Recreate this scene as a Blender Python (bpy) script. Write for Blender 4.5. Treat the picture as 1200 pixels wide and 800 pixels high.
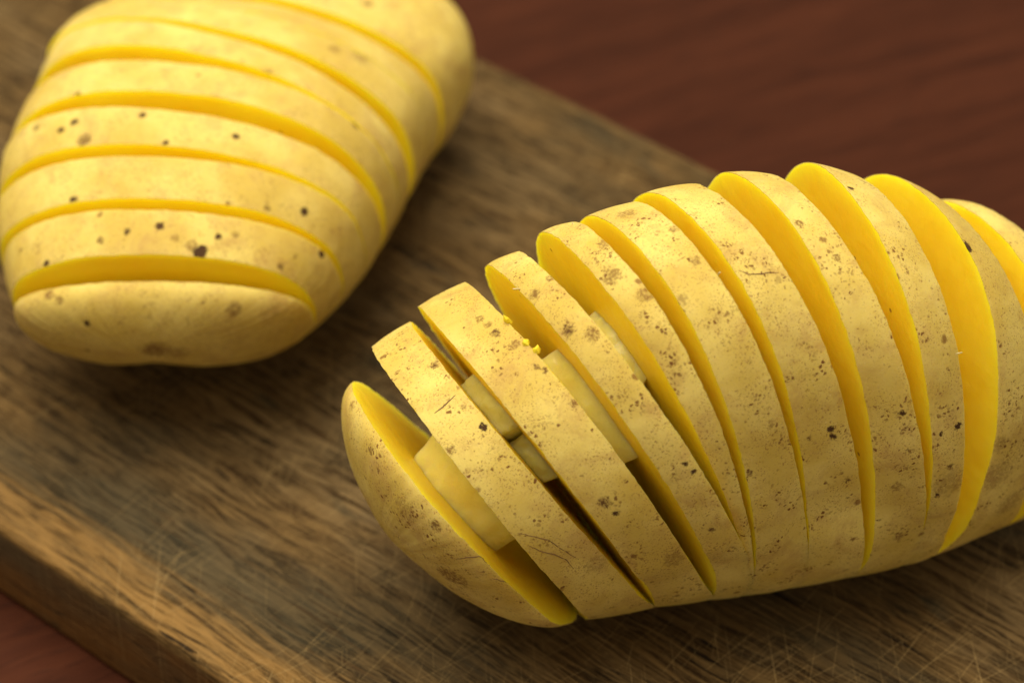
import bpy, bmesh, math, random
import numpy as np
from mathutils import Vector, noise as mnoise

for o in list(bpy.data.objects):
    bpy.data.objects.remove(o)
scene = bpy.context.scene
R = math.radians
random.seed(7)

# ------------------------------------------------------------------ camera
cam_data = bpy.data.cameras.new('camera')
cam_data.lens = 90
cam_data.sensor_width = 36
cam_data.clip_start = 0.01
cam_data.clip_end = 20
cam_data.dof.use_dof = True
cam_data.dof.focus_distance = 0.368
cam_data.dof.aperture_fstop = 13.0
cam_data.dof.aperture_blades = 7
cam = bpy.data.objects.new('camera', cam_data)
cam.location = (0, 0, 0.29)
cam.rotation_euler = (R(50), 0, 0)
scene.collection.objects.link(cam)
scene.camera = cam

# ------------------------------------------------------------------ light
world = bpy.data.worlds.new('World')
scene.world = world
world.use_nodes = True
bg = world.node_tree.nodes['Background']
bg.inputs['Color'].default_value = (1.0, 0.85, 0.60, 1)
bg.inputs['Strength'].default_value = 0.48

def area(name, loc, target, sx, sy, power, col):
    l = bpy.data.lights.new(name, 'AREA')
    l.shape = 'RECTANGLE'; l.size = sx; l.size_y = sy
    l.energy = power; l.color = col
    o = bpy.data.objects.new(name, l)
    o.location = loc
    d = Vector(target) - Vector(loc)
    o.rotation_euler = d.to_track_quat('-Z', 'Y').to_euler()
    scene.collection.objects.link(o)
    return o

area('window_light', (-0.20, 0.43, 1.05), (0.0, 0.33, 0.0), 1.15, 0.95, 21.0, (1.0, 0.93, 0.74))

scene.cycles.max_bounces = 7
scene.cycles.diffuse_bounces = 4
scene.cycles.glossy_bounces = 2
scene.cycles.transmission_bounces = 2
vs = scene.view_settings
vs.view_transform = 'Standard'
vs.look = 'None'
vs.gamma = 1.0
vs.exposure = 0.0
vs.use_curve_mapping = False

# ------------------------------------------------------------------ node helpers
class Mat:
    def __init__(self, name):
        self.m = bpy.data.materials.new(name)
        self.m.use_nodes = True
        self.t = self.m.node_tree
        self.n = self.t.nodes
        self.b = self.n['Principled BSDF']
    def put(self, sock, v):
        if v is None:
            return
        if isinstance(v, bpy.types.NodeSocket):
            self.t.links.new(v, sock)
        elif isinstance(v, (tuple, list)) and len(v) == 3 and sock.type == 'RGBA':
            sock.default_value = (*v, 1)
        else:
            sock.default_value = v
    def math(self, op, a, b=None, c=None, clamp=False):
        n = self.n.new('ShaderNodeMath'); n.operation = op; n.use_clamp = clamp
        for i, v in enumerate((a, b, c)):
            self.put(n.inputs[i], v)
        return n.outputs[0]
    def vec(self, op, a, b=None):
        n = self.n.new('ShaderNodeVectorMath'); n.operation = op
        self.put(n.inputs[0], a); self.put(n.inputs[1], b)
        return n.outputs['Value'] if op in ('DISTANCE', 'LENGTH', 'DOT_PRODUCT') else n.outputs['Vector']
    def obj(self):
        return self.n.new('ShaderNodeTexCoord').outputs['Object']
    def mapping(self, v, scale=(1, 1, 1), rot=(0, 0, 0), loc=(0, 0, 0)):
        n = self.n.new('ShaderNodeMapping')
        self.put(n.inputs['Vector'], v)
        n.inputs['Scale'].default_value = scale
        n.inputs['Rotation'].default_value = rot
        n.inputs['Location'].default_value = loc
        return n.outputs[0]
    def noise(self, v, scale, detail=3, rough=0.5, dist=0.0, color=False):
        n = self.n.new('ShaderNodeTexNoise')
        self.put(n.inputs['Vector'], v)
        n.inputs['Scale'].default_value = scale
        n.inputs['Detail'].default_value = detail
        n.inputs['Roughness'].default_value = rough
        n.inputs['Distortion'].default_value = dist
        return n.outputs['Color'] if color else n.outputs[0]
    def voro(self, v, scale, feature='F1', rnd=1.0):
        n = self.n.new('ShaderNodeTexVoronoi')
        n.feature = feature
        self.put(n.inputs['Vector'], v)
        n.inputs['Scale'].default_value = scale
        n.inputs['Randomness'].default_value = rnd
        return n
    def ramp(self, f, a, b, lo=0.0, hi=1.0, smooth=True):
        n = self.n.new('ShaderNodeMapRange')
        n.interpolation_type = 'SMOOTHSTEP' if smooth else 'LINEAR'
        self.put(n.inputs['Value'], f)
        for k, v in (('From Min', a), ('From Max', b), ('To Min', lo), ('To Max', hi)):
            self.put(n.inputs[k], v)
        return n.outputs[0]
    def mix(self, f, a, b, mode='MIX'):
        n = self.n.new('ShaderNodeMix'); n.data_type = 'RGBA'; n.blend_type = mode
        self.put(n.inputs[0], f); self.put(n.inputs[6], a); self.put(n.inputs[7], b)
        return n.outputs[2]
    def bump(self, h, strength, dist, nrm=None):
        n = self.n.new('ShaderNodeBump')
        n.inputs['Strength'].default_value = strength
        n.inputs['Distance'].default_value = dist
        self.put(n.inputs['Height'], h)
        if nrm is not None:
            self.put(n.inputs['Normal'], nrm)
        return n.outputs[0]
    def set(self, **k):
        for a, v in k.items():
            self.put(self.b.inputs[a.replace('_', ' ')], v)

# ------------------------------------------------------------------ materials
def skin_material(name, sparse):
    M = Mat(name)
    P = M.vec('SCALE', M.obj()); P.node.inputs['Scale'].default_value = 1000.0      # millimetres
    wob = M.vec('SUBTRACT', M.noise(P, 0.9, 3, 0.6, color=True), (0.5, 0.5, 0.5))
    wob = M.vec('SCALE', wob); wob.node.inputs['Scale'].default_value = 1.3
    W = M.vec('ADD', P, wob)
    col = M.mix(M.ramp(M.noise(P, 0.075, 3, 0.6), 0.32, 0.68), (0.60, 0.43, 0.090), (0.735, 0.575, 0.165))
    col = M.mix(M.math('MULTIPLY', M.ramp(M.noise(P, 0.16, 4, 0.68, 0.5), 0.46, 0.74), 0.6), col, (0.46, 0.27, 0.085))
    # papery net of tan flecks
    net = M.math('MULTIPLY', M.ramp(M.noise(W, 2.3, 4, 0.7), 0.56, 0.72), M.ramp(M.noise(P, 0.22, 3, 0.6), 0.40, 0.70))
    col = M.mix(M.math('MULTIPLY', net, 0.85), col, (0.34, 0.17, 0.055))
    # pale flecks
    col = M.mix(M.math('MULTIPLY', M.ramp(M.noise(P, 3.1, 3, 0.6), 0.60, 0.78), 0.35), col, (0.80, 0.68, 0.36))
    # russet dust
    dust = M.math('MULTIPLY', M.ramp(M.noise(P, 3.6, 3, 0.6), 0.55, 0.66), M.ramp(M.noise(P, 0.20, 3, 0.65, 0.3), 0.34, 0.60))
    col = M.mix(M.math('MULTIPLY', dust, 0.80), col, (0.29, 0.135, 0.040))
    # pin pricks
    v = M.voro(W, 1.6)
    rr = M.n.new('ShaderNodeSeparateColor'); M.put(rr.inputs[0], v.outputs['Color'])
    pin = M.math('MULTIPLY', M.ramp(v.outputs['Distance'], 0.16, 0.28, 1, 0), M.ramp(rr.outputs[0], 0.50, 0.60))
    pin = M.math('MULTIPLY', pin, M.ramp(M.noise(P, 0.13, 2), 0.36, 0.60))
    col = M.mix(M.math('MULTIPLY', pin, 0.62), col, (0.24, 0.105, 0.035))
    # lenticel specks, sparse
    v2 = M.voro(W, 0.30)
    r2 = M.n.new('ShaderNodeSeparateColor'); M.put(r2.inputs[0], v2.outputs['Color'])
    size = M.math('MULTIPLY_ADD', r2.outputs[1], 0.17, 0.05)
    d2 = M.math('DIVIDE', v2.outputs['Distance'], size)
    sp = M.math('MULTIPLY', M.ramp(d2, 0.6, 1.15, 1, 0), M.ramp(r2.outputs[0], sparse, sparse + 0.05))
    # scab clusters: patches of little broken flakes
    v3 = M.voro(W, 1.5)
    v3e = M.voro(W, 1.5, 'DISTANCE_TO_EDGE')
    flake = M.math('MULTIPLY', M.ramp(v3.outputs['Distance'], 0.30, 0.52, 1, 0), M.ramp(v3e.outputs['Distance'], 0.02, 0.10))
    patch = M.ramp(M.noise(P, 0.24, 2, 0.5), 0.54, 0.62)
    r3 = M.n.new('ShaderNodeSeparateColor'); M.put(r3.inputs[0], v3.outputs['Color'])
    scab = M.math('MULTIPLY', M.math('MULTIPLY', flake, patch), M.ramp(r3.outputs[0], 0.15, 0.9, 0.15, 1.0))
    if sparse > 0.8:
        scab = M.math('MULTIPLY', scab, 0.45)
    # individual marks
    at = M.n.new('ShaderNodeAttribute'); at.attribute_name = 'mark_field'
    aw = M.n.new('ShaderNodeAttribute'); aw.attribute_name = 'mark_depth'
    fuzz = M.math('MULTIPLY_ADD', M.noise(P, 1.5, 4, 0.75), 1.7, -0.95)
    acc = M.ramp(M.math('ADD', at.outputs['Fac'], fuzz), 0.0, 0.40)
    crumbly = M.ramp(aw.outputs['Fac'], 0.55, 0.85)                        # faint marks are broken flakes, strong ones solid
    acc = M.math('MULTIPLY', acc, M.math('MAXIMUM', crumbly, M.ramp(M.noise(P, 2.0, 3, 0.65), 0.38, 0.56, 0.30, 1.0)))
    acc = M.math('MULTIPLY', acc, M.math('MULTIPLY', aw.outputs['Fac'], 1.35), clamp=True)
    dark = M.math('MAXIMUM', M.math('MULTIPLY', sp, 0.75), M.math('MULTIPLY', scab, 0.95))
    col = M.mix(dark, col, (0.17, 0.068, 0.020))
    col = M.mix(acc, col, M.mix(crumbly, (0.16, 0.066, 0.020), (0.070, 0.035, 0.016)))
    allm = M.math('MAXIMUM', dark, acc)
    M.set(Base_Color=col, Roughness=M.ramp(allm, 0, 1, 0.56, 0.8))
    M.set(Subsurface_Weight=0.30, Subsurface_Radius=(1.0, 0.75, 0.12), Subsurface_Scale=0.004)
    M.b.inputs['Specular IOR Level'].default_value = 0.09
    h = M.math('ADD', M.math('MULTIPLY', M.noise(P, 0.6, 3, 0.6), 0.22), M.math('MULTIPLY', M.noise(P, 3.5, 3, 0.65), 0.16))
    h = M.math('ADD', h, M.math('MULTIPLY', net, 0.10))
    M.set(Normal=M.bump(h, 0.42, 0.0006))
    return M.m

def flesh_material(name, c1, c2, sss=0.5, rough=0.42):
    M = Mat(name)
    P = M.vec('SCALE', M.obj()); P.node.inputs['Scale'].default_value = 1000.0
    col = M.mix(M.ramp(M.noise(P, 0.12, 3, 0.5), 0.3, 0.7), c1, c2)
    col = M.mix(M.math('MULTIPLY', M.ramp(M.noise(P, 1.6, 3, 0.6), 0.45, 0.8), 0.16), col, (0.86, 0.66, 0.16))
    v = M.voro(P, 0.11)
    col = M.mix(M.ramp(v.outputs['Distance'], 0.025, 0.05, 0.8, 0), col, (0.25, 0.12, 0.03))
    M.set(Base_Color=col, Roughness=M.ramp(M.noise(P, 0.8, 3), 0.3, 0.7, rough - 0.06, rough + 0.1))
    M.set(Subsurface_Weight=sss, Subsurface_Radius=(1.0, 0.80, 0.14), Subsurface_Scale=0.006)
    M.b.inputs['Specular IOR Level'].default_value = 0.36
    h = M.math('ADD', M.noise(P, 0.35, 3, 0.5), M.math('MULTIPLY', M.noise(P, 4.5, 3, 0.6), 0.10))
    M.set(Normal=M.bump(h, 0.35, 0.0006))
    return M.m

def board_material():
    M = Mat('old_oak')
    P = M.vec('SCALE', M.obj()); P.node.inputs['Scale'].default_value = 1000.0
    warp = M.vec('SUBTRACT', M.noise(M.mapping(P, (0.018, 0.05, 0.05)), 1, 3, 0.55, color=True), (0.5, 0.5, 0.5))
    W = M.vec('ADD', P, M.vec('MULTIPLY', warp, (0, 7, 5)))
    g1 = M.noise(M.mapping(W, (0.060, 0.95, 0.95)), 1, 5, 0.68)
    g2 = M.noise(M.mapping(W, (0.13, 2.4, 2.4)), 1, 4, 0.7)
    big = M.noise(M.mapping(P, (0.012, 0.022, 0.03), loc=(3, 1, 0)), 1, 4, 0.6)
    col = M.mix(M.ramp(g1, 0.34, 0.66), (0.016, 0.0065, 0.0028), (0.135, 0.078, 0.028))
    col = M.mix(M.ramp(g2, 0.36, 0.68, 0.0, 0.55), col, (0.21, 0.130, 0.050))
    tan = M.ramp(M.noise(M.mapping(P, (0.014, 0.030, 0.03), loc=(1.3, 4.1, 0)), 1, 3, 0.6), 0.46, 0.64, 0.0, 0.45)
    col = M.mix(M.math('MULTIPLY', tan, M.ramp(g1, 0.36, 0.58)), col, (0.215, 0.152, 0.078))
    # thin wavy growth lines
    gl = M.math('ABSOLUTE', M.math('SUBTRACT', M.noise(M.mapping(W, (0.032, 0.55, 0.55), loc=(2, 8, 1)), 1, 3, 0.6), 0.5))
    gl = M.math('MULTIPLY', M.ramp(gl, 0.006, 0.040, 1, 0), M.ramp(M.noise(M.mapping(P, (0.08, 0.10, 0.1), loc=(5, 5, 5)), 1, 3, 0.6), 0.38, 0.60))
    col = M.mix(M.math('MULTIPLY', gl, 0.75), col, (0.020, 0.011, 0.005))
    fib = M.noise(M.mapping(P, (0.7, 3.2, 3.2)), 1, 3, 0.7)
    col = M.mix(M.ramp(fib, 0.48, 0.75, 0, 0.5), col, (0.21, 0.135, 0.058))
    # worn, oiled strip along the front edge
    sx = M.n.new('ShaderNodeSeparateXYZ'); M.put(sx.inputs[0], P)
    edge = M.math('ADD', sx.outputs[1], M.math('MULTIPLY', M.math('SUBTRACT', M.noise(M.mapping(W, (0.03, 0.55, 0.1)), 1, 4, 0.65), 0.5), 14.0))
    strip = M.math('MULTIPLY', M.ramp(edge, -71.0, -64.5, 1, 0), M.ramp(sx.outputs[2], -3.0, -1.2))
    col = M.mix(M.ramp(sx.outputs[2], -3.2, -1.6, 0.8, 0), col, (0.125, 0.050, 0.012))  # orange-brown board sides, with some of their shade put into the colour
    col = M.mix(M.math('MULTIPLY', strip, M.ramp(g1, 0.34, 0.60, 0.10, 0.85)), col, (0.27, 0.150, 0.048))
    # grey-green stains
    stain = M.math('MULTIPLY', M.ramp(big, 0.46, 0.66), M.math('SUBTRACT', 1.0, M.math('MULTIPLY', strip, 0.9)))
    col = M.mix(M.math('MULTIPLY', stain, 0.62), col, (0.045, 0.042, 0.028))
    blue = M.ramp(M.noise(M.mapping(P, (0.035, 0.09, 0.09), loc=(7, 2, 5)), 1, 3, 0.6), 0.60, 0.72)
    col = M.mix(M.math('MULTIPLY', blue, 0.45), col, (0.030, 0.036, 0.028))
    # open pores and drying cracks
    pore = M.ramp(M.noise(M.mapping(W, (0.075, 2.1, 2.1), loc=(11, 0, 3)), 1, 2, 0.5), 0.60, 0.67)
    crack = M.ramp(M.noise(M.mapping(W, (0.060, 0.75, 0.75), loc=(0, 5, 9)), 1, 3, 0.55), 0.655, 0.695)
    col = M.mix(M.math('MULTIPLY', pore, 0.5), col, (0.05, 0.024, 0.010))
    col = M.mix(M.math('MULTIPLY', crack, 0.9), col, (0.016, 0.011, 0.008))
    # knife scratches at several angles
    scr = None
    for i, (a, off) in enumerate(((62, 3.0), (84, 17.0), (108, 29.0), (47, 41.0), (96, 57.0))):
        Q = M.mapping(M.mapping(P, rot=(0, 0, R(a))), (0.042, 4.0, 0.0), loc=(off, off * 2, 0))
        s = M.ramp(M.noise(Q, 1, 1, 0.4), 0.695, 0.74)
        scr = s if scr is None else M.math('MAXIMUM', scr, s)
    scr = M.math('MULTIPLY', scr, M.ramp(M.noise(P, 0.03, 2), 0.40, 0.60, 0.25, 1.0))
    col = M.mix(M.math('MULTIPLY', scr, 0.65), col, (0.36, 0.245, 0.105))
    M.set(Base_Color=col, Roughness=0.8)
    M.b.inputs['Specular IOR Level'].default_value = 0.06
    h = M.math('ADD', M.math('MULTIPLY', g1, 0.5), M.math('MULTIPLY', g2, 0.30))
    h = M.math('SUBTRACT', h, M.math('MULTIPLY', pore, 0.35))
    h = M.math('SUBTRACT', h, M.math('MULTIPLY', crack, 1.1))
    h = M.math('SUBTRACT', h, M.math('MULTIPLY', gl, 0.5))
    M.set(Normal=M.bump(h, 0.8, 0.0009))
    return M.m

def table_material():
    M = Mat('red_mahogany')
    P = M.vec('SCALE', M.obj()); P.node.inputs['Scale'].default_value = 1000.0
    P = M.mapping(P, rot=(0, 0, R(-28)))
    warp = M.vec('SUBTRACT', M.noise(M.mapping(P, (0.01, 0.03, 0.03)), 1, 3, 0.55, color=True), (0.5, 0.5, 0.5))
    W = M.vec('ADD', P, M.vec('MULTIPLY', warp, (0, 20, 0)))
    g1 = M.noise(M.mapping(W, (0.010, 0.11, 0.11)), 1, 4, 0.6)
    g2 = M.noise(M.mapping(W, (0.05, 0.95, 0.95)), 1, 4, 0.65)
    col = M.mix(M.ramp(g1, 0.30, 0.70), (0.034, 0.0090, 0.0042), (0.060, 0.0165, 0.0076))
    col = M.mix(M.ramp(g2, 0.40, 0.70, 0, 0.5), col, (0.080, 0.023, 0.010))
    pore = M.ramp(M.noise(M.mapping(W, (0.10, 2.2, 2.2), loc=(4, 0, 0)), 1, 2, 0.5), 0.58, 0.68)
    col = M.mix(M.math('MULTIPLY', pore, 0.7), col, (0.030, 0.010, 0.006))
    M.set(Base_Color=col, Roughness=0.62)
    M.b.inputs['Specular IOR Level'].default_value = 0.06
    M.set(Normal=M.bump(M.math('SUBTRACT', g2, M.math('MULTIPLY', pore, 0.8)), 0.4, 0.0005))
    return M.m

def plain_material(name, c, rough=0.6):
    M = Mat(name)
    P = M.vec('SCALE', M.obj()); P.node.inputs['Scale'].default_value = 1000.0
    col = M.mix(M.noise(P, 1.5, 3, 0.6), tuple(x * 0.75 for x in c), tuple(min(1, x * 1.2) for x in c))
    M.set(Base_Color=col, Roughness=rough)
    return M.m

# measured spots (mm, in each potato's own frame): x, y, z, radius, strength
SPOTS_FRONT = [(18.1, -24.5, 27.0, 0.75, 0.9), (17.2, -25.3, 47.5, 0.73, 0.8), (17.6, -25.3, 46.0, 0.61, 0.8), (20.3, -24.7, 37.2, 0.74, 0.7), (20.7, -24.4, 33.3, 0.5, 0.7), (21.2, -23.8, 29.1, 0.5, 0.7), 
 (22.1, -20.5, 17.7, 0.9, 0.8), (27.8, -23.6, 35.1, 1.12, 0.45), (27.3, -23.2, 48.6, 0.61, 0.8), (28.7, -23.6, 42.1, 0.49, 0.7), (29.7, -21.5, 23.1, 1.14, 0.5), (25.8, -23.2, 28.1, 0.5, 0.7), 
 (36.0, -20.8, 44.1, 0.74, 0.9), (33.5, -22.1, 43.7, 0.49, 0.8), (35.5, -21.8, 37.3, 0.74, 0.7), (34.3, -22.2, 31.8, 0.62, 0.9), (13.9, -26.5, 46.8, 0.48, 0.7), (8.1, -28.0, 51.2, 0.72, 0.4), 
 (5.5, -30.1, 43.5, 0.6, 0.7), (-3.9, -32.7, 47.7, 0.54, 0.9), (-2.7, -32.8, 46.4, 0.48, 0.8), (-15.0, -34.3, 41.9, 1.08, 0.7), (-13.4, -34.4, 40.0, 0.6, 0.8), (0.5, -32.5, 34.9, 0.61, 0.7), 
 (-4.7, -32.2, 28.6, 1.85, 0.35), (37.8, -2.9, 62.9, 1.11, 1.0), (17.4, -12.7, 68.4, 0.72, 0.6), (12.4, -8.2, 70.8, 0.84, 0.6), (20.7, 1.3, 70.0, 0.61, 0.8), (-16.9, -22.5, 62.6, 1.18, 0.6), 
 (-20.2, -21.0, 62.0, 1.07, 0.7), (-24.7, -13.7, 62.6, 0.96, 0.6), (-22.6, -12.1, 64.2, 0.72, 0.6), (-30.3, -16.5, 57.7, 0.85, 0.7), (-32.6, -12.8, 57.5, 0.73, 0.5), (-31.5, -14.5, 57.7, 0.73, 0.5), 
 (-27.6, -19.2, 57.9, 0.84, 0.5), (-24.6, -23.1, 57.1, 0.6, 0.7), (-23.4, -23.7, 57.1, 0.6, 0.7), (-19.4, -27.9, 54.6, 0.71, 0.6), (-32.0, -27.1, 49.5, 0.72, 0.9), (-39.1, -16.3, 51.6, 0.86, 0.7), 
 (-36.5, -29.3, 47.1, 0.84, 0.6), (-34.7, -24.3, 50.6, 0.6, 0.6), (-48.5, -22.6, 40.9, 0.86, 0.6), (-47.6, -25.1, 39.4, 0.74, 0.6), (-39.0, -33.1, 35.9, 1.09, 0.6), (-51.5, -13.6, 41.6, 0.88, 0.5), 
 (-14.0, -15.9, 67.7, 1.55, 0.5), (-9.5, -19.7, 67.5, 1.3, 0.5), (-11.7, -4.5, 69.8, 1.58, 0.45), (-15.0, -10.1, 68.9, 1.08, 0.45), (-5.4, -10.0, 71.3, 0.84, 0.5), (-2.6, -15.9, 70.3, 0.95, 0.5), 
 (-4.6, -21.2, 67.7, 1.06, 0.4), (-37.0, -32.1, 23.4, 2.98, 0.6), (-38.3, -31.2, 22.9, 2.24, 0.6), (-32.9, -33.2, 43.1, 0.6, 0.5), (43.6, -16.4, 30.0, 3.3, 0.3), (47.5, -12.8, 21.3, 2.85, 0.35), 
 (35.7, -21.7, 33.6, 2.99, 0.28), (43.3, -16.5, 36.7, 1.76, 0.3), (-42.4, 4.3, 10.7, 2.18, 0.25), (-43.7, -30.2, 36.0, 2.2, 0.25), (-16.0, -33.3, 28.7, 1.97, 0.25), (23.2, 7.3, 67.0, 1.0, 0.3)]
SPOTS_REAR = [(-22.1, -39.5, 37.3, 0.68, 0.9), (2.6, -40.7, 40.6, 1.35, 1.0), (1.4, -39.9, 41.2, 1.08, 0.5), (-13.2, -38.7, 41.2, 0.81, 0.7), (-9.0, -37.9, 42.2, 0.68, 0.8), (-3.9, -37.0, 42.9, 0.81, 0.8), 
 (-1.3, -38.9, 41.9, 0.81, 0.5), (5.4, -37.9, 41.5, 0.68, 0.8), (8.0, -37.2, 41.2, 0.68, 0.5), (-15.6, -45.7, 30.2, 0.68, 0.8), (7.8, -44.7, 32.3, 1.49, 0.5), (-18.4, -30.2, 43.0, 0.69, 0.9), 
 (-20.7, -5.8, 46.5, 0.71, 0.9), (-27.4, -9.4, 42.4, 0.86, 0.7), (-22.5, -13.4, 44.5, 0.85, 0.9), (-20.3, -12.7, 45.7, 0.85, 0.9), (-18.1, -17.2, 45.5, 1.4, 0.7), (-8.7, -14.0, 48.1, 0.7, 0.8), 
 (-4.3, -20.2, 47.0, 0.69, 0.8), (6.9, -18.3, 46.8, 0.7, 0.9), (18.3, -28.7, 39.4, 0.83, 1.0), (12.6, -31.0, 41.8, 0.69, 0.7), (25.5, -5.9, 40.5, 0.86, 0.7), (21.1, -32.4, 33.6, 0.83, 0.9), 
 (21.1, 13.2, 42.9, 1.33, 0.5), (25.6, 13.6, 40.9, 2.08, 0.4), (26.0, 34.1, 39.0, 1.39, 0.6), (-5.2, -45.2, 24.0, 2.75, 0.6), (-2.6, -44.5, 22.9, 2.48, 0.4), (-21.9, -42.5, 33.3, 0.95, 0.6), 
 (-20.0, -43.8, 33.2, 0.95, 0.6), (10.9, 0.5, 47.0, 0.72, 0.5), (15.0, -38.9, 36.1, 0.68, 0.7), (17.0, -36.2, 36.1, 0.55, 0.6)]

MAT_SKIN_F = skin_material('potato_skin_scabby', 0.66)
MAT_SKIN_R = skin_material('potato_skin_clean', 0.83)
MAT_FLESH = flesh_material('potato_flesh', (0.90, 0.685, 0.028), (0.94, 0.745, 0.042), 0.85)
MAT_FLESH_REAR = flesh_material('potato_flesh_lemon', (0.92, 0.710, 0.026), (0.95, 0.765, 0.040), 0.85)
MAT_SLIVER = flesh_material('pale_translucent_flesh', (0.93, 0.72, 0.17), (0.95, 0.79, 0.26), 0.8, 0.30)
MAT_CRUMB = flesh_material('bright_crumb', (0.85, 0.62, 0.02), (0.88, 0.68, 0.04), 0.3, 0.5)
MAT_SCAR = plain_material('dry_scar', (0.17, 0.085, 0.03), 0.7)
MAT_SHRED = plain_material('dry_peel_shred', (0.72, 0.60, 0.32), 0.6)

# ------------------------------------------------------------------ mesh helpers
def link(name, me, mats, parent=None, smooth=True):
    o = bpy.data.objects.new(name, me)
    for m in mats:
        me.materials.append(m)
    scene.collection.objects.link(o)
    if parent is not None:
        o.parent = parent
    if smooth:
        me.polygons.foreach_set('use_smooth', [True] * len(me.polygons))
    return o

def tag(o, label, cat, group=None):
    o['label'] = label; o['category'] = cat
    if group:
        o['group'] = group

def mesh_from(name, V, F):
    me = bpy.data.meshes.new(name)
    me.from_pydata([tuple(v) for v in V], [], F)
    me.update()
    return me

# ------------------------------------------------------------------ table and board
def build_table():
    nx = 40
    V = []; F = []
    for j in range(nx + 1):
        for i in range(nx + 1):
            x = -1.0 + 2.0 * i / nx; y = -0.5 + 2.2 * j / nx
            V.append((x, y, 0.0006 * mnoise.noise((x * 3, y * 3, 0))))
    for j in range(nx):
        for i in range(nx):
            a = j * (nx + 1) + i
            F.append((a, a + 1, a + nx + 2, a + nx + 1))
    o = link('table', mesh_from('table', V, F), [table_material()])
    o.location = (0, 0.2, -0.0178)
    o['kind'] = 'structure'
    o['label'] = 'reddish brown varnished wooden table top under the cutting board'

def build_board():
    L, Wd, T = 0.40, 0.1535, 0.0175
    ca, sa = math.sin(R(130.2)), math.cos(R(130.2))
    # rounded-edge section swept along the length, with small uneven wear
    rad = 0.0013
    sec = []
    for (cx, cz, a0) in ((Wd / 2 - rad, -rad, 0), (-Wd / 2 + rad, -rad, 90), (-Wd / 2 + rad, -T + rad, 180), (Wd / 2 - rad, -T + rad, 270)):
        for k in range(6):
            a = R(a0 + 18 * k)
            sec.append((cx + rad * math.cos(a), cz + rad * math.sin(a)))
    # split the top into a grid so that it can be slightly uneven
    top = [(Wd / 2 - rad - (Wd - 2 * rad) * k / 24, 0) for k in range(1, 24)]
    sec = sec[:6] + top + sec[6:]
    n = len(sec); NX = 160
    V = []; F = []
    for i in range(NX + 1):
        x = -L / 2 + L * i / NX
        e = min(i, NX - i)
        pull = 0.0022 * (1 - math.sqrt(max(0, 1 - (1 - min(1, e / 2)) ** 2))) if e < 2 else 0
        for (y, z) in sec:
            w = 0.00030 * mnoise.noise((x * 40, y * 90, z * 60)) + 0.00012 * mnoise.noise((x * 160, y * 400, z * 300))
            s = 1 - pull / 0.01
            edge = 0.0006 * mnoise.noise((x * 25, 4.0 if y > 0 else -4.0, 1.0)) if abs(y) > Wd / 2 - 0.003 else 0
            V.append((x, y * (1 - pull * 6) + edge, min(z + (w if z > -0.002 else w * 0.3), 0.0002) if z > -0.006 else z * (1 - pull * 10)))
    for i in range(NX):
        for j in range(n):
            a = i * n + j; b = i * n + (j + 1) % n
            F.append((a, b, b + n, a + n))
    F.append(tuple(range(n)))
    F.append(tuple(reversed(range(NX * n, NX * n + n))))
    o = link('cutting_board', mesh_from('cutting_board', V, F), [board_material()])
    bm = bmesh.new(); bm.from_mesh(o.data)
    bmesh.ops.recalc_face_normals(bm, faces=bm.faces)
    bm.to_mesh(o.data); bm.free()
    u = Vector((ca, sa, 0)); nn = Vector((-sa, ca, 0))
    o.location = u * (-0.24) + nn * 0.2515
    o.rotation_euler = (0, 0, math.atan2(sa, ca))
    tag(o, 'old weathered wooden cutting board with knife scratches under both potatoes', 'cutting board')
    return o

build_table()
build_board()

# ------------------------------------------------------------------ sliced potatoes
# each cut face: centre x, y, z (mm), half width, half height (mm), yaw and lean of the cut (degrees)
CUTS_FRONT = [[-35.39, -13.72, 21.84, 22.29, 25.48, 25.43, 33.57], [-32.5, -13.26, 25.5, 23.86, 27.23, 26.95, 28.47], [-25.07, -10.05, 26.89, 25.23, 28.96, 28.22, 30.0], [-23.83, -10.89, 28.19, 26.29, 30.45, 29.53, 26.32], [-16.95, -8.81, 29.78, 26.92, 31.75, 30.57, 24.5], [-14.2, -9.06, 31.66, 26.98, 32.78, 29.68, 22.35], 
 [-9.42, -8.35, 33.18, 26.71, 33.92, 30.39, 22.6], [-8.4, -7.65, 33.95, 25.71, 34.78, 28.64, 17.69], [-6.4, -8.43, 34.88, 24.78, 35.21, 29.14, 13.17], [-5.33, -8.78, 35.38, 24.26, 35.61, 29.16, 10.42], [1.6, -6.13, 36.26, 24.34, 35.9, 29.8, 11.75], [2.19, -5.57, 36.49, 24.39, 36.03, 29.79, 9.0], 
 [10.02, -2.28, 36.16, 24.95, 35.81, 29.41, 11.1], [13.24, -1.49, 36.5, 25.36, 35.37, 26.5, 7.91], [20.8, 0.24, 35.44, 25.83, 35.17, 25.85, 10.35], [23.49, 1.08, 35.88, 25.66, 34.81, 21.91, 5.58], [28.53, 2.35, 33.33, 25.1, 33.6, 22.01, 2.62], [31.49, 4.58, 33.02, 24.35, 31.87, 26.88, -3.93], 
 [39.2, 9.1, 30.31, 23.82, 29.43, 28.12, 1.37], [42.02, 10.89, 28.35, 23.05, 27.07, 30.18, -4.71]]
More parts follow.
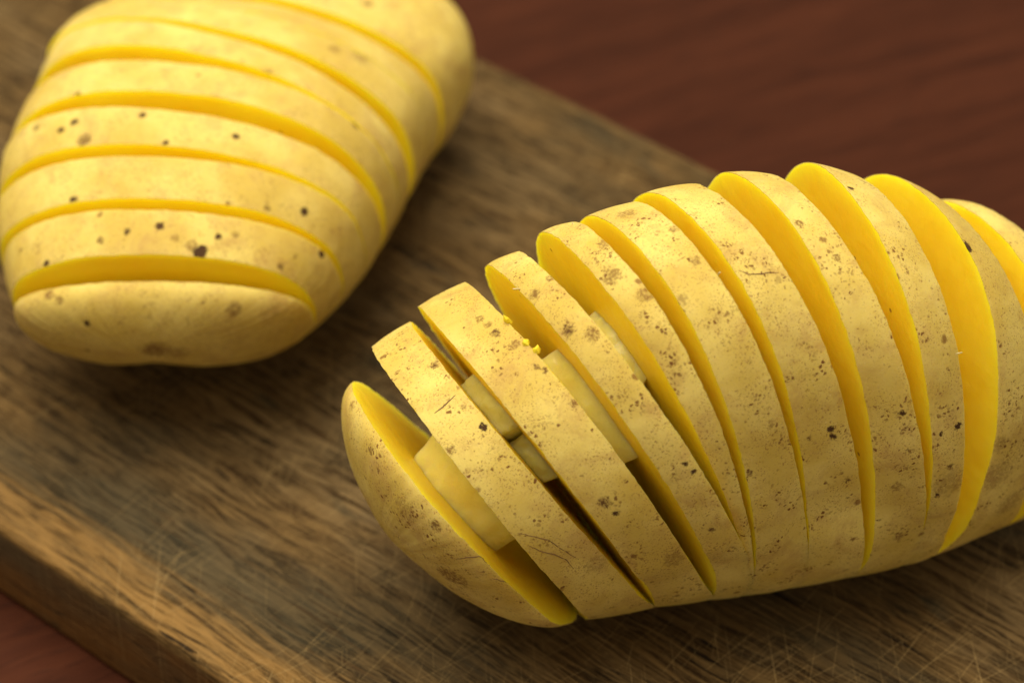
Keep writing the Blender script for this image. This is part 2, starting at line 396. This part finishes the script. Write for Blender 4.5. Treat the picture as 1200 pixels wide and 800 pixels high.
CUTS_REAR = [[-4.58, -36.43, 24.03, 24.68, 14.23, 89.43, 28.41], [-4.9, -35.47, 24.88, 24.88, 16.92, 89.16, 20.93], [-4.18, -27.98, 25.9, 27.58, 19.35, 87.45, 19.52], [-4.6, -26.41, 23.82, 29.2, 21.42, 87.3, 14.74], [-3.87, -18.73, 25.36, 31.3, 22.75, 85.71, 14.95], [-3.55, -15.76, 23.88, 32.19, 23.54, 81.8, 12.49], 
 [-3.29, -7.58, 25.05, 33.26, 24.16, 79.77, 13.69], [-2.78, -5.3, 25.07, 33.08, 24.63, 80.33, 9.31], [-1.38, 2.78, 25.6, 33.68, 24.58, 77.95, 10.15], [-0.48, 7.31, 24.36, 34.5, 24.13, 71.14, 7.94], [0.96, 15.2, 24.35, 35.79, 23.61, 67.79, 9.45], [0.79, 17.68, 23.99, 36.38, 22.93, 70.55, 7.53], 
 [3.16, 25.4, 23.29, 36.84, 22.39, 70.21, 7.44], [3.08, 25.98, 23.38, 36.87, 21.77, 70.33, 6.8], [5.41, 33.37, 20.95, 36.55, 20.86, 71.31, 6.79], [5.88, 34.91, 21.33, 36.09, 20.1, 72.94, 3.97]]
# rounded ends: apex offset from the centre of the outermost cut (mm) and roundness
END_FRONT = ((-10.2, -2.4, -5.6, 1.62), (14.0, 9.0, -4.0, 2.2))
END_REAR = ((-2.8, -8.2, -1.3, 1.75), (15.8, 31.1, -1.0, 2.45))

NT = 340
EXPO = 2.25
TH = np.linspace(0, 2 * math.pi, NT, endpoint=False)
CT = np.sign(np.cos(TH)) * np.abs(np.cos(TH)) ** (2 / EXPO)
ST = np.sign(np.sin(TH)) * np.abs(np.sin(TH)) ** (2 / EXPO)

def frame(q):
    ph, th = R(q[5]), R(q[6])
    n0 = np.array((math.cos(ph), math.sin(ph), 0.0))
    e1 = np.array((-math.sin(ph), math.cos(ph), 0.0))
    e2 = -math.sin(th) * n0 + math.cos(th) * np.array((0, 0, 1.0))
    return e1, e2, np.cross(e1, e2)

def contour(q):
    e1, e2, n = frame(q)
    return np.array(q[:3]) + np.outer(q[3] * CT, e1) + np.outer(q[4] * ST, e2)

def nz(p, f, seed):
    return mnoise.noise((p[0] * f + seed, p[1] * f - seed * 2, p[2] * f + seed * 3))

def lump(P, C, seed, amp=0.28):
    """push a ring of points in or out a little so the skin is uneven (mm)"""
    D = P - C
    Ln = np.linalg.norm(D, axis=1, keepdims=True) + 1e-6
    k = np.array([amp * nz(p, 0.085, seed) + 0.05 * nz(p, 0.33, seed + 5) + 0.015 * nz(p, 1.1, seed + 9) for p in P])
    return P + D / Ln * k[:, None] * np.minimum(1, Ln / 6)

def inset(P, C, d):
    D = P - C
    Ln = np.linalg.norm(D, axis=1, keepdims=True) + 1e-6
    return C + D * np.maximum(0.0, 1 - d / Ln)

def rings_mesh(rings, close=False, cap0=None, cap1=None):
    """quads between successive rings; caps are lists of inner rings ending in a point"""
    V = []; F = []
    idx = []
    for r in rings:
        idx.append(len(V)); V.extend(r.tolist())
    m = len(rings)
    for k in range(m if close else m - 1):
        a0 = idx[k]; b0 = idx[(k + 1) % m]
        for j in range(NT):
            j2 = (j + 1) % NT
            F.append((a0 + j, a0 + j2, b0 + j2, b0 + j))
    for cap, base, flip in ((cap0, idx[0], True), (cap1, idx[-1], False)):
        if cap is None:
            continue
        prev = base
        for r in cap[:-1]:
            st = len(V); V.extend(r.tolist())
            for j in range(NT):
                j2 = (j + 1) % NT
                f = (prev + j, prev + j2, st + j2, st + j)
                F.append(f[::-1] if flip else f)
            prev = st
        c = len(V); V.append(tuple(cap[-1]))
        for j in range(NT):
            j2 = (j + 1) % NT
            f = (prev + j, prev + j2, c)
            F.append(f[::-1] if flip else f)
    return [Vector(v) * 0.001 for v in V], F

def face_cap(ring, C, n, seed):
    """concentric rings of a knife-cut face, very slightly wavy"""
    out = []
    h = (ring - C) @ n
    f = np.fft.rfft(h); f[5:] = 0
    ragged = (h - np.fft.irfft(f, NT))[:, None] * n
    for k in (0.985, 0.95, 0.88, 0.78, 0.66, 0.52, 0.36, 0.18):
        r = C + (ring - C - ragged) * k
        w = np.array([0.18 * nz(p, 0.05, seed) for p in r]) * min(1, (1 - k) * 12)
        out.append(r + n * w[:, None])
    out.append(C + n * 0.05)
    return out

def jag(seed, amp=0.18):
    """ragged knife edge along the skin (mm along the cut's normal)"""
    a = np.zeros(NT)
    for j in range(NT):
        c, s = math.cos(TH[j]), math.sin(TH[j])
        a[j] = amp * (0.7 * mnoise.noise((c * 5, s * 5, seed)) + 0.6 * mnoise.noise((c * 17, s * 17, seed + 4)) + 0.55 * mnoise.noise((c * 42, s * 42, seed + 8)))
    return a[:, None]

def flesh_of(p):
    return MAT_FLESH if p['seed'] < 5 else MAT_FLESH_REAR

def parent_spots(p):
    return SPOTS_FRONT if p['seed'] < 5 else SPOTS_REAR

def mark(o, spots):
    """store how near each skin vertex lies to a blemish, for the skin material"""
    me = o.data
    n = len(me.vertices)
    co = np.empty(n * 3, dtype=np.float32); me.vertices.foreach_get('co', co)
    co = co.reshape(n, 3) * 1000
    f = np.full(n, -3.0); w = np.zeros(n)
    for (x, y, z, r, k) in spots:
        d = 1 - np.sqrt(((co - np.array((x, y, z))) ** 2).sum(1)) / (r * 1.25)
        m = d > f
        f[m] = d[m]; w[m] = k
    me.attributes.new('mark_field', 'FLOAT', 'POINT').data.foreach_set('value', f.astype(np.float32))
    me.attributes.new('mark_depth', 'FLOAT', 'POINT').data.foreach_set('value', w.astype(np.float32))

def finish(o):
    bm = bmesh.new(); bm.from_mesh(o.data)
    bmesh.ops.recalc_face_normals(bm, faces=bm.faces)
    bm.to_mesh(o.data); bm.free()
    o.data.polygons.foreach_set('use_smooth', [True] * len(o.data.polygons))
    try:
        o.data.set_sharp_from_angle(angle=R(50))
    except Exception:
        pass

class Body:
    """the potato's smooth outline, fitted through all its cuts; keeps the uncut underside even"""
    def __init__(self, cuts, hi):
        self.hi = hi
        Q = np.array(cuts)
        ax = Q[-1, :2] - Q[1, :2]; ax /= np.linalg.norm(ax)
        self.ax = np.array((ax[0], ax[1], 0.0)); self.lat = np.array((-ax[1], ax[0], 0.0))
        sc = Q[:, :3] @ self.ax
        self.pd = np.polyfit(sc, Q[:, :3] @ self.lat, 2)
        self.pz = np.polyfit(sc, Q[:, 2], 2)
        P = np.vstack([contour(q) for q in cuts])
        s, al, r = self.polar(P)
        m = np.sin(al) < hi + 0.35
        self.c = np.linalg.lstsq(self.basis(s[m], al[m]), r[m], rcond=None)[0]
        self.s0, self.s1 = (contour(cuts[0]) @ self.ax), (contour(cuts[-1]) @ self.ax)
        self.s0, self.s1 = float(np.mean(self.s0)), float(np.mean(self.s1))
    def polar(self, P):
        s = P @ self.ax
        d = P @ self.lat - np.polyval(self.pd, s); z = P[:, 2] - np.polyval(self.pz, s)
        return s, np.arctan2(z, d), np.hypot(d, z)
    def basis(self, s, al):
        t = s / 40.0
        cols = []
        for i in range(4):
            for f in (np.ones_like(al), np.cos(al), np.sin(al), np.cos(2 * al), np.sin(2 * al)):
                cols.append(t ** i * f)
        return np.stack(cols, -1)
    def point(self, s, al, d=0.0):
        s = np.asarray(s, float) + 0 * al
        r = self.basis(s, al) @ self.c - d
        z = np.polyval(self.pz, s) + r * np.sin(al)
        return np.outer(s, self.ax) + np.outer(np.polyval(self.pd, s) + r * np.cos(al), self.lat) + np.outer(z, (0, 0, 1.0))
    def settle(self, P):
        """pull the lower part of a cut's outline onto the common underside"""
        s, al, r = self.polar(P)
        T = self.point(s, al)
        x = np.clip((self.hi - np.sin(al)) / 0.4, 0, 1)
        w = (x * x * (3 - 2 * x))[:, None]
        O = P * (1 - w) + T * w
        O[:, 2] = np.maximum(O[:, 2], 0.3)
        return O

def close_gap(body, A, B, hi, lo):
    """let two facing cut outlines run together towards the uncut underside"""
    Mid = (A + B) / 2
    _, al, _ = body.polar(Mid)
    x = np.clip((hi - np.sin(al)) / (hi - lo), 0, 1)
    w = (x ** 1.6)[:, None]
    return A * (1 - w) + Mid * w, B * (1 - w) + Mid * w

def mesh_two(name, rings, capA, capB, parent, skin_mat):
    """rings of skin between two cut faces; slot 0 skin, slot 1 flesh"""
    V, F = rings_mesh(rings, cap0=capA, cap1=capB)
    me = mesh_from(name, V, F)
    n_skin = NT * (len(rings) - 1)
    mi = np.ones(len(me.polygons), dtype=np.int32); mi[:n_skin] = 0
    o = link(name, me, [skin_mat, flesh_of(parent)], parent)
    me.polygons.foreach_set('material_index', mi)
    finish(o)
    mark(o, parent_spots(parent))
    return o, n_skin

def slice_between(parent, body, qa, qb, A, B, skin_mat, seed):
    Ca, Cb = np.array(qa[:3]), np.array(qb[:3])
    na, nb = frame(qa)[2], frame(qb)[2]
    nm = (na + nb) / 2; nm /= np.linalg.norm(nm)
    th = (B - A) @ nm
    A = body.settle(A - nm * np.maximum(0, 0.9 - th)[:, None])
    A = A + na * jag(seed); B = B + nb * jag(seed + 50)
    M = 20
    outer = []
    for i in range(M + 1):
        t = i / M
        C = Ca + (Cb - Ca) * t
        P = A + (B - A) * t
        P = lump(P, C, parent['seed'])
        D = P - C
        P = P + D / np.linalg.norm(D, axis=1, keepdims=True) * 0.22 * (1 - (2 * t - 1) ** 2)
        outer.append(P)
    # the thin cut edge of the peel
    ra = inset(outer[0], Ca, 0.13); rb = inset(outer[-1], Cb, 0.13)
    rings = [ra] + outer + [rb]
    o, _ = mesh_two('slice', rings, face_cap(ra, Ca, na, seed), face_cap(rb, Cb, nb, seed + 31), parent, skin_mat)
    return o

def end_piece(parent, body, q, d, A, skin_mat, seed):
    C0 = np.array(q[:3]); n = frame(q)[2]
    A = A + n * jag(seed)
    dv = np.array(d[:3]); p = d[3]
    outer = []
    steps = 34
    for i in range(steps):
        s = math.sin(math.pi / 2 * i / steps)
        k = max(0.0, 1 - s ** p) ** (1 / p)
        C = C0 + dv * s
        P = lump(C + (A - C0) * k, C0 + dv * s * 0.6, parent['seed'])
        P[:, 2] = np.maximum(P[:, 2], 0.25)
        outer.append(P)
    tip = C0 + dv
    r0 = inset(outer[0], C0, 0.13)
    V, F = rings_mesh([r0] + outer, cap0=face_cap(r0, C0, n, seed), cap1=[tip])
    me = mesh_from('slice', V, F)
    n_skin = NT * steps
    mi = np.ones(len(me.polygons), dtype=np.int32); mi[:n_skin] = 0; mi[-NT:] = 0
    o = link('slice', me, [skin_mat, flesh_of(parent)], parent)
    me.polygons.foreach_set('material_index', mi)
    finish(o)
    mark(o, parent_spots(parent))
    return o

def base_strip(parent, body, skin_mat, half, ease):
    """the uncut strip along the underside that holds the slices together"""
    V = []; F = []; mi = []
    m = 25; n = 60
    start = body.s0 + (19.0 if ease > 0.5 else 6.0)
    for i in range(n):
        t = i / (n - 1)
        s = start + (body.s1 - start) * t
        h = half * min(1.0, ease + t * 4.0)
        al = -math.pi / 2 + np.linspace(-h, h, m)
        P = body.point(s, al, 0.22)
        P[:, 2] = np.maximum(P[:, 2], 0.4)
        V.extend([Vector(p) * 0.001 for p in P])
    for i in range(n - 1):
        for j in range(m):
            j2 = (j + 1) % m
            F.append((i * m + j, i * m + j2, (i + 1) * m + j2, (i + 1) * m + j))
            mi.append(1 if j == m - 1 else 0)
    F.append(tuple(range(m))); mi.append(1)
    F.append(tuple(range((n - 1) * m, n * m))); mi.append(1)
    me = mesh_from('base', V, F)
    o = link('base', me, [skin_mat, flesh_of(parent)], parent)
    me.polygons.foreach_set('material_index', mi)
    finish(o)
    mark(o, parent_spots(parent))

def build_potato(loc, cuts, ends, skin_mat, seed, label, group, deep_first):
    root = bpy.data.objects.new('sliced_potato', None)
    root.empty_display_size = 0.02
    scene.collection.objects.link(root)
    root.location = loc
    root['seed'] = seed
    tag(root, label, 'potato', group)
    body = Body(cuts, -0.15 if deep_first else 0.35)
    rim = [body.settle(contour(q)) for q in cuts]
    for i in range(0, len(cuts) - 1, 2):
        hi, lo = (-0.70, -0.97) if i == 0 and deep_first else ((-0.50, -0.80) if deep_first else (-0.02, -0.50))
        rim[i], rim[i + 1] = close_gap(body, rim[i], rim[i + 1], hi, lo)
    parts = [end_piece(root, body, cuts[0], ends[0], rim[0], skin_mat, seed + 1)]
    i = 1
    while i + 1 < len(cuts):
        parts.append(slice_between(root, body, cuts[i], cuts[i + 1], rim[i], rim[i + 1], skin_mat, seed + 7 * i))
        i += 2
    parts.append(end_piece(root, body, cuts[-1], ends[1], rim[-1], skin_mat, seed + 99))
    base_strip(root, body, skin_mat, R(38) if deep_first else R(58), 0.6 if deep_first else 0.3)
    return root, parts

FRONT_LOC = Vector((0.028, 0.295, 0)); REAR_LOC = Vector((-0.052, 0.360, 0))
front, front_parts = build_potato(FRONT_LOC, CUTS_FRONT, END_FRONT, MAT_SKIN_F, 3.7,
    'yellow potato cut into fanned leaning slices with pale slivers wedged between them', None, True)
del front['seed']
rear, rear_parts = build_potato(REAR_LOC, CUTS_REAR, END_REAR, MAT_SKIN_R, 11.3,
    'yellow potato cut into upright close slices with black specks and empty cuts', None, False)

del rear['seed']

# ------------------------------------------------------------------ scars on the skin
SCARS = [(6,[(3.62, -16.48, 69.75), (5.12, -16.74, 69.21), (6.64, -16.39, 68.95), (8.05, -15.88, 68.8), (9.57, -15.52, 68.54)]),
 (1,[(-27.07, -35.48, 35.98), (-25.21, -35.25, 35.29), (-22.53, -34.87, 34.04), (-20.5, -34.54, 31.79), (-18.22, -33.92, 29.38)]),
 (1,[(-25.57, -35.58, 33.61), (-23.87, -35.32, 32.33), (-21.85, -34.88, 31.27), (-20.11, -34.43, 29.83), (-18.94, -33.98, 27.58)]),
 (1,[(-39.33, -23.73, 49.68), (-38.27, -23.17, 50.17), (-37.35, -22.43, 50.69), (-36.27, -21.61, 51.28)]),
 (0,[(-36.56, -33.99, 28.75), (-34.8, -34.75, 30.03), (-32.78, -35.09, 30.79), (-31.11, -35.1, 29.84)]),
 (0,[(-30.82, -34.9, 26.03), (-29.62, -34.9, 25.7), (-28.43, -34.77, 25.32)])]
def tube(pts, rad, seg=6, taper=True):
    V = []; F = []
    n = len(pts)
    for i, p in enumerate(pts):
        d = (pts[min(i + 1, n - 1)] - pts[max(i - 1, 0)]).normalized()
        u = d.orthogonal().normalized(); v = d.cross(u)
        k = rad * (0.35 + 0.65 * math.sin(math.pi * (i + 0.5) / n)) if taper else rad
        for j in range(seg):
            a = 2 * math.pi * j / seg
            V.append(p + (u * math.cos(a) + v * math.sin(a)) * k)
    for i in range(n - 1):
        for j in range(seg):
            j2 = (j + 1) % seg
            F.append((i * seg + j, i * seg + j2, (i + 1) * seg + j2, (i + 1) * seg + j))
    F.append(tuple(range(seg))[::-1]); F.append(tuple(range((n - 1) * seg, n * seg)))
    return V, F

from mathutils.bvhtree import BVHTree
def scar(part, pts, rad):
    me = part.data
    tree = BVHTree.FromPolygons([v.co for v in me.vertices], [tuple(p.vertices) for p in me.polygons])
    c = [Vector(p) * 0.001 for p in pts]
    path = []
    for i in range(len(c) - 1):
        for k in range(5):
            path.append(c[i].lerp(c[i + 1], k / 5))
    path.append(c[-1])
    out = []
    for i, p in enumerate(path):
        loc, nrm, _, _ = tree.find_nearest(p + Vector((0, -0.0012, 0.0012)))
        out.append(loc + Vector((mnoise.noise((i * 0.9, 3, 1)), 0, mnoise.noise((i * 0.9, 7, 2)))) * 0.00012)
    V, F = tube(out, rad)
    o = link('scar', mesh_from('scar', V, F), [MAT_SCAR], part)
    return o
for (k, pts), rad in zip(SCARS, (0.00009, 0.00007, 0.00008, 0.00011, 0.00008, 0.00007)):
    scar(front_parts[k], pts, rad)

# tiny dry shreds of peel left on the cut edges
for k, p, d, ln in ((3, (-27.0, -11.6, 61.8), (-0.9, -0.3, 0.5), 1.3), (5, (0.4, -17.9, 69.4), (0.3, -0.5, 1.0), 1.5),
                    (8, (35.0, -18.3, 55.5), (0.8, -0.4, 0.8), 1.2), (4, (-19.1, -2.1, 66.0), (-0.3, 0.2, 1.0), 0.7)):
    d = Vector(d).normalized()
    pts = [(Vector(p) + d * (ln * (t / 5 - 0.15)) + Vector((0.12 * math.sin(t * 1.3), 0.08 * math.cos(t), 0.1 * math.sin(t * 0.9)))) * 0.001 for t in range(6)]
    V, F = tube(pts, 0.00011)
    link('peel_shred', mesh_from('peel_shred', V, F), [MAT_SHRED], front_parts[k])

# ------------------------------------------------------------------ slivers wedged in the cuts
def sliver(i, r0, r1, th0, th1, seed, label, s0=-0.04, s1=1.04):
    """a curved sliver filling the gap between cut i and cut i+1 of the front potato"""
    qa, qb = np.array(CUTS_FRONT[i]), np.array(CUTS_FRONT[i + 1])
    N, S = 26, 9
    prof = []
    for k in range(N):                                   # outer arc, then inner arc back
        prof.append((r1, th0 + (th1 - th0) * k / (N - 1)))
    for k in range(N):
        prof.append((r0, th1 + (th0 - th1) * k / (N - 1)))
    V = []; F = []
    n = len(prof)
    for si in range(S):
        s = s0 + (s1 - s0) * si / (S - 1)
        q = qa + (qb - qa) * s
        e1, e2, nn = frame(q)
        for (r, t) in prof:
            a = R(t)
            end = min(abs(t - th0), abs(t - th1)) / 2.0
            rr = r + (0.008 * (1 - min(1, end)) ** 2) * (1 if r == r0 else -1)
            rr += 0.022 * mnoise.noise((t * 0.09 + seed, s * 1.2, r * 4)) + 0.012 * mnoise.noise((t * 0.3, s * 3, seed)) * (1 if r == r1 else 0)
            p = q[:3] + e1 * q[3] * rr * math.cos(a) + e2 * q[4] * rr * math.sin(a)
            V.append(Vector(p) * 0.001)
    for si in range(S - 1):
        for j in range(n):
            j2 = (j + 1) % n
            F.append((si * n + j, si * n + j2, (si + 1) * n + j2, (si + 1) * n + j))
    F.append(tuple(range(n))); F.append(tuple(range((S - 1) * n, S * n)))
    bm = bmesh.new()
    me = mesh_from('vegetable_sliver', V, F)
    bm.from_mesh(me)
    bmesh.ops.triangulate(bm, faces=[f for f in bm.faces if len(f.verts) > 4])
    bm.to_mesh(me); bm.free()
    o = link('vegetable_sliver', me, [MAT_SLIVER]); finish(o)
    o.location = FRONT_LOC
    tag(o, label, 'sliver', 'slivers wedged into the cuts')
    return o

sliver(0, 0.22, 0.50, 78, 183, 1, 'broad pale sliver in the widest cut, next to the rounded end piece')
sliver(2, 0.45, 0.70, 79, 116, 2, 'upper pale sliver in the narrow second cut from the rounded end piece')
sliver(2, 0.38, 0.60, 118, 146, 3, 'lower shaded sliver deep in the narrow second cut from the rounded end piece')
sliver(4, 0.44, 0.69, 90, 150, 4, 'long pale sliver in the cut below the bright yellow crumbs')
sliver(6, 0.40, 0.64, 76, 125, 5, 'pale sliver mostly hidden in the fourth cut from the rounded end piece')

# ------------------------------------------------------------------ crumbs
def crumb(p, size, seed, label):
    rnd = random.Random(seed)
    bm = bmesh.new()
    bmesh.ops.create_icosphere(bm, subdivisions=1, radius=1.0)
    for v in bm.verts:
        k = 0.8 + 0.9 * mnoise.noise(v.co * 1.3 + Vector((seed * 3.1, 0, 0)))
        v.co = Vector((v.co.x * size[0], v.co.y * size[1], v.co.z * size[2])) * k
    me = bpy.data.meshes.new('crumb'); bm.to_mesh(me); bm.free()
    o = link('crumb', me, [MAT_CRUMB], smooth=False)
    o.location = FRONT_LOC + Vector(p) * 0.001
    o.rotation_euler = (rnd.uniform(-.5, .5), rnd.uniform(-.5, .5), rnd.uniform(0, 3))
    tag(o, label, 'crumb', None)
    return o

crumb((-28.6, -14.6, 58.5), (0.0008, 0.0006, 0.0015), 1, 'larger bright yellow crumb on the slice edge above the long sliver')
crumb((-26.0, -19.2, 58.4), (0.0008, 0.0006, 0.0007), 2, 'middle tiny yellow crumb on the slice edge above the long sliver')
crumb((-24.6, -20.4, 58.2), (0.0010, 0.0007, 0.0011), 3, 'lowest bright yellow crumb on the slice edge touching the long sliver')
